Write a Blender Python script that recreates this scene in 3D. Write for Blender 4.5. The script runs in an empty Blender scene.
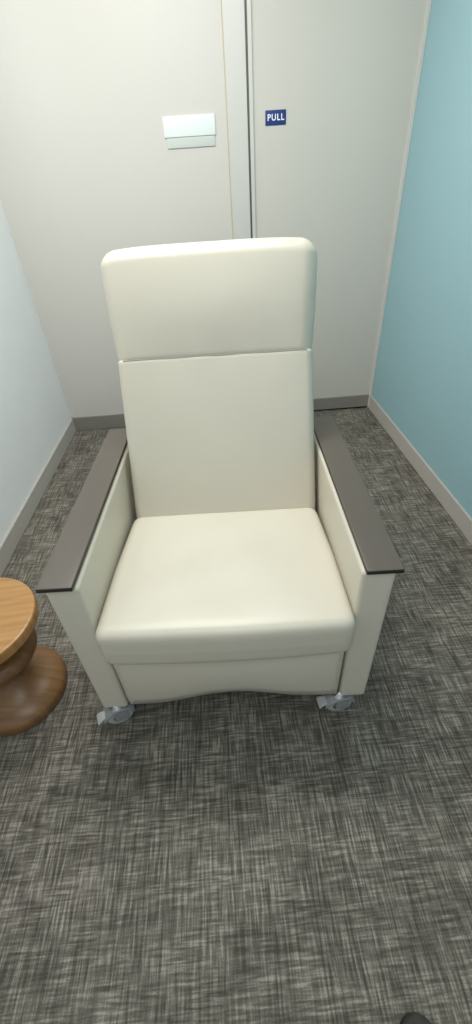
import bpy, bmesh, math
from mathutils import Vector, Matrix, Euler

scene = bpy.context.scene
COL = scene.collection
scene.view_settings.view_transform = 'Standard'
scene.view_settings.look = 'None'

# ------------------------------------------------------------ materials
def srgb(r, g, b):
    f = lambda c: (c/255/12.92) if c/255 <= 0.04045 else ((c/255+0.055)/1.055)**2.4
    return (f(r), f(g), f(b), 1)

def mat(name, col, rough=0.5, metal=0.0, var=0.0, vscale=8.0, bump=0.0, bscale=200.0, spec=0.5, stretch=(1,1,1), coat=0.0, crease=0.0):
    m = bpy.data.materials.new(name); m.use_nodes = True
    nt = m.node_tree; n = nt.nodes; l = nt.links
    b = n['Principled BSDF']
    b.inputs['Roughness'].default_value = rough
    b.inputs['Metallic'].default_value = metal
    b.inputs['Specular IOR Level'].default_value = spec
    b.inputs['Coat Weight'].default_value = coat
    tc = n.new('ShaderNodeTexCoord'); mp = n.new('ShaderNodeMapping')
    mp.inputs['Scale'].default_value = stretch
    l.new(tc.outputs['Object'], mp.inputs['Vector'])
    no = n.new('ShaderNodeTexNoise'); no.inputs['Scale'].default_value = vscale; no.inputs['Detail'].default_value = 4
    l.new(mp.outputs[0], no.inputs['Vector'])
    rp = n.new('ShaderNodeValToRGB')
    rp.color_ramp.elements[0].position = 0.3; rp.color_ramp.elements[1].position = 0.7
    rp.color_ramp.elements[0].color = tuple(c*(1-var) for c in col[:3])+(1,)
    rp.color_ramp.elements[1].color = tuple(min(1, c*(1+var)) for c in col[:3])+(1,)
    l.new(no.outputs['Fac'], rp.inputs[0]); l.new(rp.outputs[0], b.inputs['Base Color'])
    if bump > 0:
        n2 = n.new('ShaderNodeTexNoise'); n2.inputs['Scale'].default_value = bscale
        l.new(tc.outputs['Object'], n2.inputs['Vector'])
        bp = n.new('ShaderNodeBump'); bp.inputs['Strength'].default_value = bump; bp.inputs['Distance'].default_value = 0.002
        l.new(n2.outputs['Fac'], bp.inputs['Height']); l.new(bp.outputs[0], b.inputs['Normal'])
        if crease > 0:
            n3 = n.new('ShaderNodeTexNoise'); n3.inputs['Scale'].default_value = 5; n3.inputs['Detail'].default_value = 1.5
            n3.inputs['Distortion'].default_value = 0.3
            l.new(tc.outputs['Object'], n3.inputs['Vector'])
            b3 = n.new('ShaderNodeBump'); b3.inputs['Strength'].default_value = crease; b3.inputs['Distance'].default_value = 0.02
            l.new(n3.outputs['Fac'], b3.inputs['Height']); l.new(b3.outputs[0], bp.inputs['Normal'])
    return m

M_vinyl = mat('cream_vinyl', srgb(205,200,185), 0.38, var=0.025, vscale=3, bump=0.10, bscale=500, crease=0.12)
M_seam  = mat('seam_thread', srgb(165,159,143), 0.7)
M_cap   = mat('dark_laminate', srgb(90,83,75), 0.38, var=0.015, vscale=14, stretch=(8,1,8))
M_capedge = mat('dark_edge', srgb(38,34,31), 0.45)
M_under = mat('black_frame', srgb(35,34,33), 0.6)
M_grey  = mat('grey_plastic', srgb(142,145,147), 0.5)
M_tyre  = mat('pale_rubber', srgb(176,178,178), 0.55)
M_steel = mat('steel', srgb(190,190,190), 0.3, metal=1.0)
M_whitewall = mat('white_paint', srgb(242,245,245), 0.7, var=0.01, bump=0.1, bscale=150)
M_bluewall = mat('blue_paint', srgb(152,188,196), 0.75, bump=0.05, bscale=150)
M_ceil  = mat('ceiling_white', srgb(235,235,232), 0.9)
M_base  = mat('grey_base', srgb(188,184,177), 0.45, var=0.02)
M_glass = mat('frosted_glass', srgb(207,204,197), 0.24, var=0.006, vscale=1, spec=0.6)
M_glass2 = mat('frosted_glass_door', srgb(203,200,191), 0.24, var=0.006, vscale=1, spec=0.6)
M_alu   = mat('satin_aluminium', srgb(206,205,199), 0.38, metal=0.1)
M_jamb  = mat('pale_jamb', srgb(208,209,202), 0.4)
M_alud  = mat('dark_gasket', srgb(92,93,88), 0.5)
M_brass = mat('tan_gasket', srgb(182,173,152), 0.5)
M_rail  = mat('bottom_rail_metal', srgb(158,156,149), 0.3, metal=0.4, var=0.05, vscale=10, stretch=(1,1,30))
M_plate = mat('white_plate', srgb(226,234,232), 0.4)
M_acryl = mat('clear_acrylic', srgb(200,206,200), 0.2)
M_blue  = mat('navy_sign', srgb(26,52,120), 0.4)
M_white = mat('sign_white', srgb(240,242,245), 0.5)
M_shoe  = mat('black_shoe_fabric', srgb(60,57,52), 0.85, var=0.2, vscale=80, bump=0.4, bscale=400)
M_sole  = mat('black_sole', srgb(38,36,34), 0.8)

def wood(name, c1, c2, c3, rot=28):
    m = bpy.data.materials.new(name); m.use_nodes = True
    nt = m.node_tree; n = nt.nodes; l = nt.links; b = n['Principled BSDF']
    b.inputs['Roughness'].default_value = 0.34
    tc = n.new('ShaderNodeTexCoord'); mp = n.new('ShaderNodeMapping')
    mp.inputs['Scale'].default_value = (1.2, 15, 1.6); mp.inputs['Rotation'].default_value = (0, 0, math.radians(rot))
    l.new(tc.outputs['Object'], mp.inputs['Vector'])
    no = n.new('ShaderNodeTexNoise'); no.inputs['Scale'].default_value = 4.5; no.inputs['Detail'].default_value = 6
    no.inputs['Distortion'].default_value = 0.2
    l.new(mp.outputs[0], no.inputs['Vector'])
    rp = n.new('ShaderNodeValToRGB'); e = rp.color_ramp.elements
    e[0].position = 0.28; e[0].color = c1; e[1].position = 0.74; e[1].color = c3
    k = e.new(0.5); k.color = c2
    l.new(no.outputs['Fac'], rp.inputs[0]); l.new(rp.outputs[0], b.inputs['Base Color'])
    return m
M_wtop = wood('walnut_light', srgb(158,114,66), srgb(174,131,80), srgb(186,145,93))
M_wbase = wood('walnut_dark', srgb(110,78,46), srgb(122,89,55), srgb(135,101,64))

def carpet():
    m = bpy.data.materials.new('woven_carpet'); m.use_nodes = True
    nt = m.node_tree; n = nt.nodes; l = nt.links; b = n['Principled BSDF']
    b.inputs['Roughness'].default_value = 0.95; b.inputs['Specular IOR Level'].default_value = 0.1
    tc = n.new('ShaderNodeTexCoord')
    def noise(sc, detail=2, off=0.0):
        mp = n.new('ShaderNodeMapping'); mp.inputs['Scale'].default_value = sc
        mp.inputs['Location'].default_value = (off, off, off)
        l.new(tc.outputs['Object'], mp.inputs['Vector'])
        no = n.new('ShaderNodeTexNoise'); no.inputs['Scale'].default_value = 1.0; no.inputs['Detail'].default_value = detail
        l.new(mp.outputs[0], no.inputs['Vector']); return no.outputs['Fac']
    def ramp(s, a, c):
        r = n.new('ShaderNodeMapRange'); r.inputs[1].default_value = a; r.inputs[2].default_value = c
        l.new(s, r.inputs[0]); return r.outputs[0]
    def mth(op, a, c):
        x = n.new('ShaderNodeMath'); x.operation = op
        for i, v in enumerate((a, c)):
            if isinstance(v, (int, float)): x.inputs[i].default_value = v
            else: l.new(v, x.inputs[i])
        return x.outputs[0]
    v = ramp(noise((200, 14, 1), 1), 0.32, 0.70)
    h = ramp(noise((17, 200, 1), 1, 7.3), 0.32, 0.70)
    vd = ramp(noise((110, 5, 1), 1, 3.1), 0.50, 0.64)
    hd = ramp(noise((7, 120, 1), 1, 9.1), 0.52, 0.66)
    sel = ramp(noise((13, 17, 1), 2, 11.7), 0.38, 0.62)
    patch = ramp(noise((10, 15, 1), 1, 5.5), 0.38, 0.62)
    fine = ramp(noise((350, 350, 1), 1, 2.2), 0.25, 0.75)
    mixv = mth('MULTIPLY', v, mth('ADD', mth('MULTIPLY', sel, 0.40), 0.30))
    mixh = mth('MULTIPLY', h, mth('ADD', mth('MULTIPLY', mth('SUBTRACT', 1.0, sel), 0.40), 0.27))
    s = mth('ADD', mixv, mixh)
    s = mth('ADD', mth('MULTIPLY', s, 0.72), mth('MULTIPLY', fine, 0.18))
    s = mth('ADD', s, mth('MULTIPLY', patch, 0.14))
    s = mth('SUBTRACT', s, mth('MULTIPLY', vd, 0.18))
    s = mth('SUBTRACT', s, mth('MULTIPLY', hd, 0.08))
    rp = n.new('ShaderNodeValToRGB'); e = rp.color_ramp.elements
    e[0].position = 0.12; e[0].color = srgb(74, 71, 65); e[1].position = 0.90; e[1].color = srgb(162, 157, 146)
    k = e.new(0.5); k.color = srgb(110, 106, 98)
    l.new(s, rp.inputs[0]); l.new(rp.outputs[0], b.inputs['Base Color'])
    bp = n.new('ShaderNodeBump'); bp.inputs['Strength'].default_value = 0.3; bp.inputs['Distance'].default_value = 0.003
    l.new(s, bp.inputs['Height']); l.new(bp.outputs[0], b.inputs['Normal'])
    return m
M_carpet = carpet()

# ------------------------------------------------------------ mesh helpers
def finish(name, bm, m, smooth=True, parent=None, loc=(0,0,0), rot=(0,0,0)):
    me = bpy.data.meshes.new(name)
    bmesh.ops.recalc_face_normals(bm, faces=bm.faces)
    bm.to_mesh(me); bm.free()
    if smooth:
        for p in me.polygons: p.use_smooth = True
    for mm in (m if isinstance(m, (list, tuple)) else [m]): me.materials.append(mm)
    o = bpy.data.objects.new(name, me); COL.objects.link(o)
    o.location = loc; o.rotation_euler = rot
    if parent: o.parent = parent
    return o

def axis_pts(h, r, m=5, k=14):
    pts = [-h + r*i/m for i in range(m)]
    inner = [-(h-r) + 2*(h-r)*i/k for i in range(k+1)]
    return pts + inner + [-p for p in reversed(pts)]

def rbox(bm, size, r, deform=None, off=(0,0,0), k=14, m=5, power=2, zsharp=None):
    """rounded box appended to bm; zsharp(z sign)->exponent of the rounding toward the +-z faces"""
    h = [s/2 for s in size]
    ax = [axis_pts(h[i], r, m, k) for i in range(3)]
    inner = [h[i]-r for i in range(3)]
    cache = {}
    def vert(p):
        key = tuple(round(c, 6) for c in p)
        if key in cache: return cache[key]
        q = Vector([max(-inner[i], min(inner[i], p[i])) for i in range(3)])
        d = Vector(p)-q
        if d.length > 1e-9:
            dd = Vector([math.tan(c/r*math.pi/4) if abs(c) < r-1e-9 else math.copysign(1, c) for c in d]).normalized()
            if power != 2:
                dd = dd / (sum(abs(c)**power for c in dd)**(1/power))
            if zsharp and abs(dd.z) > 1e-9:
                n = zsharp(dd.z)
                a = math.hypot(dd.x, dd.y)
                dd = dd / ((a**n + abs(dd.z)**n)**(1/n))
            q = q + dd*r
        if deform:
            q = Vector(deform(q, h))
        v = bm.verts.new(q + Vector(off)); cache[key] = v; return v
    for a in range(3):
        b, c = (a+1) % 3, (a+2) % 3
        for s in (-1, 1):
            for i in range(len(ax[b])-1):
                for j in range(len(ax[c])-1):
                    quad = []
                    for (ii, jj) in ((i,j),(i+1,j),(i+1,j+1),(i,j+1)):
                        p = [0,0,0]; p[a] = s*h[a]; p[b] = ax[b][ii]; p[c] = ax[c][jj]
                        quad.append(vert(p))
                    try: bm.faces.new(quad)
                    except ValueError: pass

def rb(name, size, r, m, loc=(0,0,0), rot=(0,0,0), parent=None, deform=None, k=6, mm=4, power=2, zsharp=None):
    bm = bmesh.new(); rbox(bm, size, r, deform, k=k, m=mm, power=power, zsharp=zsharp)
    return finish(name, bm, m, True, parent, loc, rot)

def lathe(bm, prof, seg=64, off=(0,0,0), axis='Z'):
    rings = []
    for (r, z) in prof:
        ring = []
        if r < 1e-6:
            pts = [(0,0,z)]
        else:
            pts = [(r*math.cos(2*math.pi*i/seg), r*math.sin(2*math.pi*i/seg), z) for i in range(seg)]
        for p in pts:
            if axis == 'X': p = (p[2], p[0], p[1])
            if axis == 'Y': p = (p[0], p[2], p[1])
            ring.append(bm.verts.new(Vector(p)+Vector(off)))
        rings.append(ring)
    for a, b in zip(rings, rings[1:]):
        if len(a) == 1 and len(b) == 1: continue
        for i in range(seg):
            j = (i+1) % seg
            if len(a) == 1: bm.faces.new((a[0], b[i], b[j]))
            elif len(b) == 1: bm.faces.new((a[i], a[j], b[0]))
            else: bm.faces.new((a[i], a[j], b[j], b[i]))

def tube(bm, pts, rad, seg=8):
    prev = None
    for i, p in enumerate(pts):
        p = Vector(p)
        t = (Vector(pts[min(i+1, len(pts)-1)]) - Vector(pts[max(i-1, 0)])).normalized()
        up = Vector((0,0,1)) if abs(t.z) < 0.9 else Vector((0,1,0))
        u = t.cross(up).normalized(); w = u.cross(t)
        ring = [bm.verts.new(p + rad*(u*math.cos(2*math.pi*j/seg)+w*math.sin(2*math.pi*j/seg))) for j in range(seg)]
        if prev:
            for j in range(seg):
                bm.faces.new((prev[j], prev[(j+1)%seg], ring[(j+1)%seg], ring[j]))
        else: bm.faces.new(ring)
        prev = ring
    bm.faces.new(prev)

def empty(name, loc, rot=(0,0,0)):
    e = bpy.data.objects.new(name, None); COL.objects.link(e)
    e.location = loc; e.rotation_euler = rot; e.empty_display_size = 0.1; return e

def box(name, lo, hi, m, kind='structure', bev=0.0, parent=None, label=None, cat=None):
    c = [(a+b)/2 for a, b in zip(lo, hi)]; s = [b-a for a, b in zip(lo, hi)]
    bm = bmesh.new(); bmesh.ops.create_cube(bm, size=1)
    for v in bm.verts: v.co = Vector((v.co[i]*s[i] for i in range(3)))
    if bev > 0: bmesh.ops.bevel(bm, geom=bm.edges[:], offset=bev, segments=2, affect='EDGES')
    o = finish(name, bm, m, False, parent, c)
    if kind: o['kind'] = kind
    if label: o['label'] = label; o['category'] = cat
    return o

# ------------------------------------------------------------ room
XL, XR, YB, H = -1.075, 1.10, 2.84, 2.70
YF = -1.6
box('floor', (XL-0.1, YF, -0.1), (XR+0.1, YB+0.1, 0), M_carpet, label='warm grey-brown carpet with woven crosshatch streaks', cat='floor')
box('wall_left', (XL-0.1, YF, 0), (XL, YB+0.1, H), M_whitewall, label='plain white painted wall above grey baseboard', cat='wall')
box('wall_right', (XR, YF, 0), (XR+0.1, YB+0.1, H), M_bluewall, label='light blue painted wall above grey baseboard', cat='wall')
box('ceiling', (XL-0.1, YF, H), (XR+0.1, YB+0.1, H+0.1), M_ceil, label='white ceiling', cat='ceiling')
box('wall_back', (XL, YB+0.03, 0), (XR, YB+0.1, H), M_whitewall, label='wall line behind frosted glass partition', cat='wall')
box('baseboard_left', (XL, YF, 0), (XL+0.012, YB, 0.095), M_base, bev=0.003, label='grey rubber baseboard along white wall', cat='baseboard')
box('baseboard_right', (XR-0.012, YF, 0), (XR, YB, 0.098), M_base, bev=0.003, label='grey rubber baseboard along blue wall', cat='baseboard')
# glazed back partition
box('window_1', (XL+0.0, YB, 0.10), (0.150, YB+0.03, H), M_glass, label='tall frosted glass panel with metal bottom rail', cat='glass panel')
box('door_1', (0.283, YB, 0.10), (XR-0.018, YB+0.03, H), M_glass2, label='frosted glass sliding door with pull sign', cat='door')
box('trim_1', (0.150, YB-0.004, 0.10), (0.155, YB+0.03, H), M_brass, label='thin tan gasket strip beside glass panel', cat='trim')
box('trim_2', (0.155, YB-0.012, 0.10), (0.254, YB+0.03, H), M_alu, bev=0.002, label='satin aluminium door stile', cat='door frame')
box('trim_3', (0.254, YB-0.004, 0.10), (0.265, YB+0.03, H), M_alud, label='dark gasket strip between stile and door', cat='trim')
box('trim_4', (0.265, YB-0.010, 0.10), (0.283, YB+0.03, H), M_alu, label='narrow aluminium door edge', cat='trim')
box('trim_5', (XR-0.018, YB-0.015, 0.0), (XR, YB+0.03, H), M_jamb, bev=0.002, label='pale aluminium jamb against blue wall', cat='door frame')
box('trim_6', (XL+0.012, YB-0.012, 0.0), (0.262, YB+0.03, 0.10), M_rail, bev=0.003, label='grey metal bottom rail under glass panel', cat='trim')
box('trim_7', (0.262, YB-0.012, 0.012), (XR-0.018, YB+0.03, 0.10), M_rail, bev=0.003, label='grey metal bottom rail of glass door', cat='trim')

# pull sign
sg = empty('pull_sign', (0.396, YB+0.0005, 1.600))
sg['label'] = 'small navy blue sign reading PULL on glass door'; sg['category'] = 'sign'
rb('sign_plate', (0.104, 0.004, 0.056), 0.0015, M_blue, (0, -0.002, 0), parent=sg, k=2, mm=2)
cu = bpy.data.curves.new('t', 'FONT'); cu.body = 'PULL'; cu.size = 0.034; cu.align_x = 'CENTER'; cu.align_y = 'CENTER'
cu.extrude = 0.0004; cu.offset = 0.0006; cu.space_character = 1.2
to = bpy.data.objects.new('t', cu); COL.objects.link(to)
bpy.context.view_layer.update()
me = bpy.data.meshes.new_from_object(to.evaluated_get(bpy.context.evaluated_depsgraph_get()))
bpy.data.objects.remove(to)
lo = bpy.data.objects.new('lettering', me); COL.objects.link(lo)
me.materials.clear(); me.materials.append(M_white)
lo.parent = sg; lo.location = (0, -0.0046, 0); lo.rotation_euler = (math.pi/2, 0, 0)
lo['label'] = 'white capital letters PULL'

# room name plate holder
pl = empty('name_plate', (-0.038, YB+0.0005, 1.576))
pl['label'] = 'blank white room name plate holder on frosted glass'; pl['category'] = 'sign'
rb('plate_insert', (0.258, 0.008, 0.078), 0.002, M_plate, (0, -0.004, 0.014), parent=pl, k=2, mm=2)
o = rb('plate_holder', (0.244, 0.005, 0.042), 0.002, M_acryl, (0.002, -0.0025, -0.046), parent=pl, k=2, mm=2)
o['label'] = 'translucent acrylic lower strip'

# ------------------------------------------------------------ chair
ch = empty('recliner_chair', (-0.036, 0.647, 0), (0, 0, math.radians(-2.3)))
ch['label'] = 'cream vinyl medical recliner with dark laminate armrests on casters'; ch['category'] = 'chair'
def cl(t): return max(-1.0, min(1.0, t))

# seat cushion
def seat_def(p, h):
    x, y, z = p
    u, v = cl(x/h[0]), cl(y/h[1])
    if v < 0: w = 1.0
    else: w = 1 - 0.035*v
    if z > 0:
        z += 0.009*(1-u**4)**0.6*(1-v**4)**0.6
        z += 0.0025*math.sin(u*7+v*3)*(1-u*u)*(1-v*v)
        z += 0.0020*math.sin(u*3-v*9)*(1-u*u)*(1-v*v)
    z -= 0.034*(v+1)/2
    if v < -0.85 and z < 0: y += 0.006*(-z/h[2])
    if v < -0.9: y -= 0.010*(1-u*u)
    return (x*w, y, z)
rb('seat_cushion', (0.656, 0.52, 0.145), 0.040, M_vinyl, (0.001, 0.230, 0.4305), parent=ch, deform=seat_def, k=22, mm=6, power=3.0)

# front kick panel with arched lower edge
bm = bmesh.new()
N = 32; W = 0.318
def arch(x):
    t = abs(x)/W
    return 0.098 + 0.046*(0.5+0.5*math.cos(min(1, t/0.80)*math.pi))
cols = []
for i in range(N+1):
    x = -W + 2*W*i/N
    zb = arch(x); zt = 0.362
    bul = 0.012*(1-(x/W)**6)
    col = [(x, 0.07, zb), (x, 0.018, zb), (x, 0.008, zb+0.005)]
    for k in range(1, 7):
        f = k/6; col.append((x, 0.005-bul*math.sin(f*math.pi)*0.9, zb+0.005+(zt-zb-0.012)*f))
    col += [(x, 0.016, zt), (x, 0.07, zt)]
    cols.append([bm.verts.new(c) for c in col])
for a, b in zip(cols, cols[1:]):
    for k in range(len(a)):
        bm.faces.new((a[k], a[(k+1) % len(a)], b[(k+1) % len(a)], b[k]))
bm.faces.new(cols[0]); bm.faces.new(list(reversed(cols[-1])))
finish('front_panel', bm, M_vinyl, True, ch)

# backrest
ang = math.atan2(0.30, 0.72)
def place(center_len, back_off):
    by, bz = 0.475, 0.455
    y = by + math.sin(ang)*center_len + math.cos(ang)*back_off
    z = bz + math.cos(ang)*center_len - math.sin(ang)*back_off
    return (0.004, y, z)
def pucker(u): return math.sin(u*13+0.6)*math.exp(-u*u*3)
def back_def(p, h):
    x, y, z = p
    u, v = cl(x/h[0]), cl(z/h[2])
    w = 0.985 - 0.016*(v+1)/2
    if y < 0:
        y -= 0.010*(1-u*u)**0.5*math.cos(abs(v)*math.pi/2*0.98)
        if v > 0.8: y += 0.0008*(v-0.8)/0.2*pucker(u)
        y += 0.0015*math.sin(u*4+v*2)*(1-u*u)*(1-v*v)
    return (x*w, y, z)
rb('backrest', (0.640, 0.10, 0.568), 0.028, M_vinyl, place(0.2405, 0.055), (-ang, 0, 0), ch, back_def, k=20, mm=6,
   zsharp=lambda z: 9 if z > 0 else 2)
def head_def(p, h):
    x, y, z = p
    u, v = cl(x/h[0]), cl(z/h[2])
    t = min(1.0, max(0.0, (v+1)/2))
    w = 0.940 + 0.062*(1-(1-t)**1.8)
    if y < 0:
        y -= 0.014*(1-u*u)**0.5*math.cos(v*math.pi/2)
        if v < -0.7: y += 0.0008*(-v-0.7)/0.3*pucker(u)
    z -= 0.013*(u**4)*max(0, v)
    return (x*w, y, z)
rb('headrest', (0.664, 0.125, 0.330), 0.054, M_vinyl, place(0.6840, 0.0675), (-ang, 0, 0), ch, head_def, k=20, mm=8,
   zsharp=lambda z: 20 if z < 0 else 2)
# seam between headrest and back
bm = bmesh.new()
pts = []
for i in range(41):
    x = -0.288 + 0.576*i/40
    pts.append(Vector(place(0.5215, 0.0062)) + Vector((x, 0, 0)))
tube(bm, pts, 0.0018, 8)
o = finish('seam', bm, M_seam, True, ch); o['label'] = 'stitched horizontal seam below headrest'
# rear shell
rb('back_shell', (0.58, 0.03, 0.70), 0.012, M_vinyl, place(0.36, 0.120), (-ang, 0, 0), ch)

# arms
for s in (-1, 1):
    rb('side_panel', (0.080, 0.745, 0.552), 0.012, M_vinyl, (s*0.3675, 0.3775, 0.364), parent=ch, k=8)
    bm = bmesh.new()
    rbox(bm, (0.084, 0.785, 0.014), 0.003, None, k=4, m=3)
    o = finish('armrest', bm, [M_cap, M_capedge], True, ch, (s*0.375, 0.3875, 0.650))
    for p in o.data.polygons:
        if abs(p.normal.z) < 0.6: p.material_index = 1
    o['label'] = 'dark taupe laminate armrest cap'

# under frame
rb('under_frame', (0.62, 0.60, 0.20), 0.01, M_under, (0, 0.385, 0.245), parent=ch)

# casters
def caster(sx, y0, swivel):
    c = empty('caster', (sx, y0, 0), (0, 0, swivel)); c.parent = ch
    c.scale = (1.0, 0.95, 0.86)
    c['label'] = 'grey swivel caster with brake'
    R = 0.044
    bm = bmesh.new()
    prof = [(0.024,-0.014),(0.037,-0.0155),(0.042,-0.012),(R,-0.005),(R,0.005),(0.042,0.012),(0.037,0.0155),(0.024,0.014)]
    lathe(bm, prof, 40, (0,0,R), 'X')
    finish('tyre', bm, M_tyre, True, c)
    bm = bmesh.new()
    lathe(bm, [(0,-0.0165),(0.010,-0.0165),(0.012,-0.012),(0.025,-0.012),(0.025,0.012),(0.012,0.012),(0.010,0.0165),(0,0.0165)], 32, (0,0,R), 'X')
    finish('hub', bm, M_grey, True, c)
    bm = bmesh.new()
    for s in (-1, 1):
        rbox(bm, (0.006, 0.044, 0.064), 0.0025, None, (s*0.020, 0.006, 0.067), k=3, m=2)
    segs = 14; prev = None
    for i in range(segs+1):
        a = math.radians(15 + 150*i/segs)
        yy, zz = math.cos(a)*0.054, R + math.sin(a)*0.052
        yy2, zz2 = math.cos(a)*0.049, R + math.sin(a)*0.047
        cur = [bm.verts.new(q) for q in ((-0.023,yy,zz),(0.023,yy,zz),(0.023,yy2,zz2),(-0.023,yy2,zz2))]
        if prev:
            for k in range(4): bm.faces.new((prev[k], prev[(k+1)%4], cur[(k+1)%4], cur[k]))
        else: bm.faces.new(cur)
        prev = cur
    bm.faces.new(prev)
    finish('fork', bm, M_grey, True, c)
    bm = bmesh.new()
    lathe(bm, [(0,0.090),(0.020,0.090),(0.022,0.094),(0.022,0.098),(0.013,0.100),(0.013,0.118),(0,0.118)], 28)
    finish('stem', bm, M_steel, True, c)
    def ped(p, h):
        return (p.x*(1+0.2*(-p.y/h[1])), p.y, p.z - 0.008*max(0, -p.y/h[1]))
    rb('brake_pedal', (0.032, 0.034, 0.009), 0.004, M_tyre, (0, -0.056, 0.068), (math.radians(8),0,0), c, ped)
caster(-0.368, 0.016, math.radians(-68))
caster(0.332, 0.018, math.radians(-82))
caster(-0.345, 0.66, math.radians(160))
caster(0.345, 0.66, math.radians(200))

# ------------------------------------------------------------ turned stool
st = empty('stool', (-0.776, 0.808, 0))
st['label'] = 'turned walnut stool with round top beside recliner'; st['category'] = 'stool'
bm = bmesh.new()
def smooth_prof(pts, n=6):
    out = []
    for i in range(len(pts)-1):
        p0 = pts[max(0,i-1)]; p1 = pts[i]; p2 = pts[i+1]; p3 = pts[min(len(pts)-1,i+2)]
        for k in range(n):
            t = k/n
            f = lambda a,b,c,d: 0.5*((2*b)+(-a+c)*t+(2*a-5*b+4*c-d)*t*t+(-a+3*b-3*c+d)*t**3)
            out.append((max(0.001,f(p0[0],p1[0],p2[0],p3[0])), f(p0[1],p1[1],p2[1],p3[1])))
    out.append(pts[-1]); return out
dz = 0.008
lathe(bm, [(0,0.376+dz)]+smooth_prof([(r, z+dz) for r, z in [(0.02,0.376),(0.09,0.377),(0.153,0.381),(0.170,0.382),(0.175,0.376),(0.175,0.352),(0.170,0.344),(0.135,0.335),(0.100,0.322),(0.072,0.300)]],4)+[(0,0.302)], 72)
finish('stool_top', bm, M_wtop, True, st)
bm = bmesh.new()
lathe(bm, [(0,0.303)]+smooth_prof([(0.070,0.308),(0.066,0.294),(0.084,0.280),(0.118,0.260),(0.130,0.240),(0.124,0.220),(0.098,0.196),(0.068,0.172),(0.050,0.150),(0.048,0.128),(0.062,0.104),(0.092,0.080),(0.128,0.060),(0.150,0.044),(0.158,0.030),(0.158,0.010),(0.154,0.0)],5)+[(0,0)], 72)
o = finish('stool_pedestal', bm, M_wbase, True, st); o['label'] = 'darker turned wooden pedestal'

# ------------------------------------------------------------ shoe of the person taking the picture
sh = empty('shoe', (0.276, -0.124, 0), (0, 0, math.radians(-6)))
sh['label'] = 'dark charcoal fabric shoe standing on carpet'; sh['category'] = 'shoe'
def halfw(t):
    return 0.030 + 0.016*math.sin(min(1, t*1.25)*math.pi*0.55)
def outline(t):
    e = 1.0
    if t > 0.76: e = math.sqrt(max(0, 1-((t-0.76)/0.24)**2))
    if t < 0.12: e = math.sqrt(max(0, 1-((0.12-t)/0.12)**2))
    return halfw(t)*max(e, 0.02)
def shoe_body(bm, ztop, z0, grow):
    n = 26; prev = None
    for i in range(n+1):
        t = 0.5-0.5*math.cos(math.pi*i/n)
        y = -0.14 + 0.28*t
        w = outline(t)+grow; hgt = ztop(t)
        ring = []
        for j in range(20):
            a = 2*math.pi*j/20
            cx = math.copysign(abs(math.cos(a))**0.7, math.cos(a)); cz = math.sin(a)
            zz = z0 + (hgt-z0)*(max(0, cz)**0.8 if cz > 0 else 0)
            ring.append(bm.verts.new((cx*w, y, zz)))
        if prev:
            for j in range(20): bm.faces.new((prev[j], prev[(j+1)%20], ring[(j+1)%20], ring[j]))
        else: bm.faces.new(ring)
        prev = ring
    bm.faces.new(prev)
bm = bmesh.new(); shoe_body(bm, lambda t: 0.020, 0.0, 0.003); finish('sole', bm, M_sole, True, sh)
bm = bmesh.new()
shoe_body(bm, lambda t: 0.020 + (0.082 if t < 0.35 else 0.082-0.054*min(1,(t-0.35)/0.5)) * (1 if t < 0.85 else math.sqrt(max(0.02, 1-((t-0.85)/0.16)**2))), 0.016, 0.0)
finish('upper', bm, M_shoe, True, sh)
bm = bmesh.new()
for i in range(5):
    y = -0.01 + i*0.019; t = (y+0.14)/0.28
    zt = 0.020+0.082-0.054*min(1, max(0, (t-0.35)/0.5))
    tube(bm, [(-0.022, y, zt-0.009), (-0.01, y, zt-0.001), (0, y+0.002, zt+0.002), (0.01, y, zt-0.001), (0.022, y, zt-0.009)], 0.0025, 6)
finish('laces', bm, M_sole, True, sh)

# ------------------------------------------------------------ lights
def area(name, loc, size, power, col=(1,1,1), rot=(0,0,0)):
    L = bpy.data.lights.new(name, 'AREA'); L.shape = 'RECTANGLE'; L.size, L.size_y = size
    L.energy = power; L.color = col
    o = bpy.data.objects.new(name, L); COL.objects.link(o); o.location = loc; o.rotation_euler = rot
    return o
area('ceiling_panel_light', (-0.25, 1.60, 2.68), (1.2, 0.6), 42, (1.0, 0.985, 0.95))
area('ceiling_panel_light', (-0.1, -0.6, 2.68), (1.2, 0.6), 13, (1.0, 0.985, 0.95))
w = bpy.data.worlds.new('World'); scene.world = w; w.use_nodes = True
w.node_tree.nodes['Background'].inputs[0].default_value = (0.97, 0.98, 1.0, 1)
w.node_tree.nodes['Background'].inputs[1].default_value = 0.65

# ------------------------------------------------------------ camera
cd = bpy.data.cameras.new('camera'); cam = bpy.data.objects.new('camera', cd); COL.objects.link(cam)
cd.sensor_fit = 'VERTICAL'; cd.sensor_height = 36; cd.lens = 416/1024*36; cd.clip_start = 0.02
back = Vector((-0.0165, -0.7855, 0.6179)).normalized()
xx = Vector((0.9965, -0.0642, -0.0550)); xx = (xx - back*xx.dot(back)).normalized()
yy = back.cross(xx)
R = Matrix((xx, yy, back)).transposed().to_4x4()
cam.matrix_world = Matrix.Translation((0, 0, 1.35)) @ R
scene.camera = cam
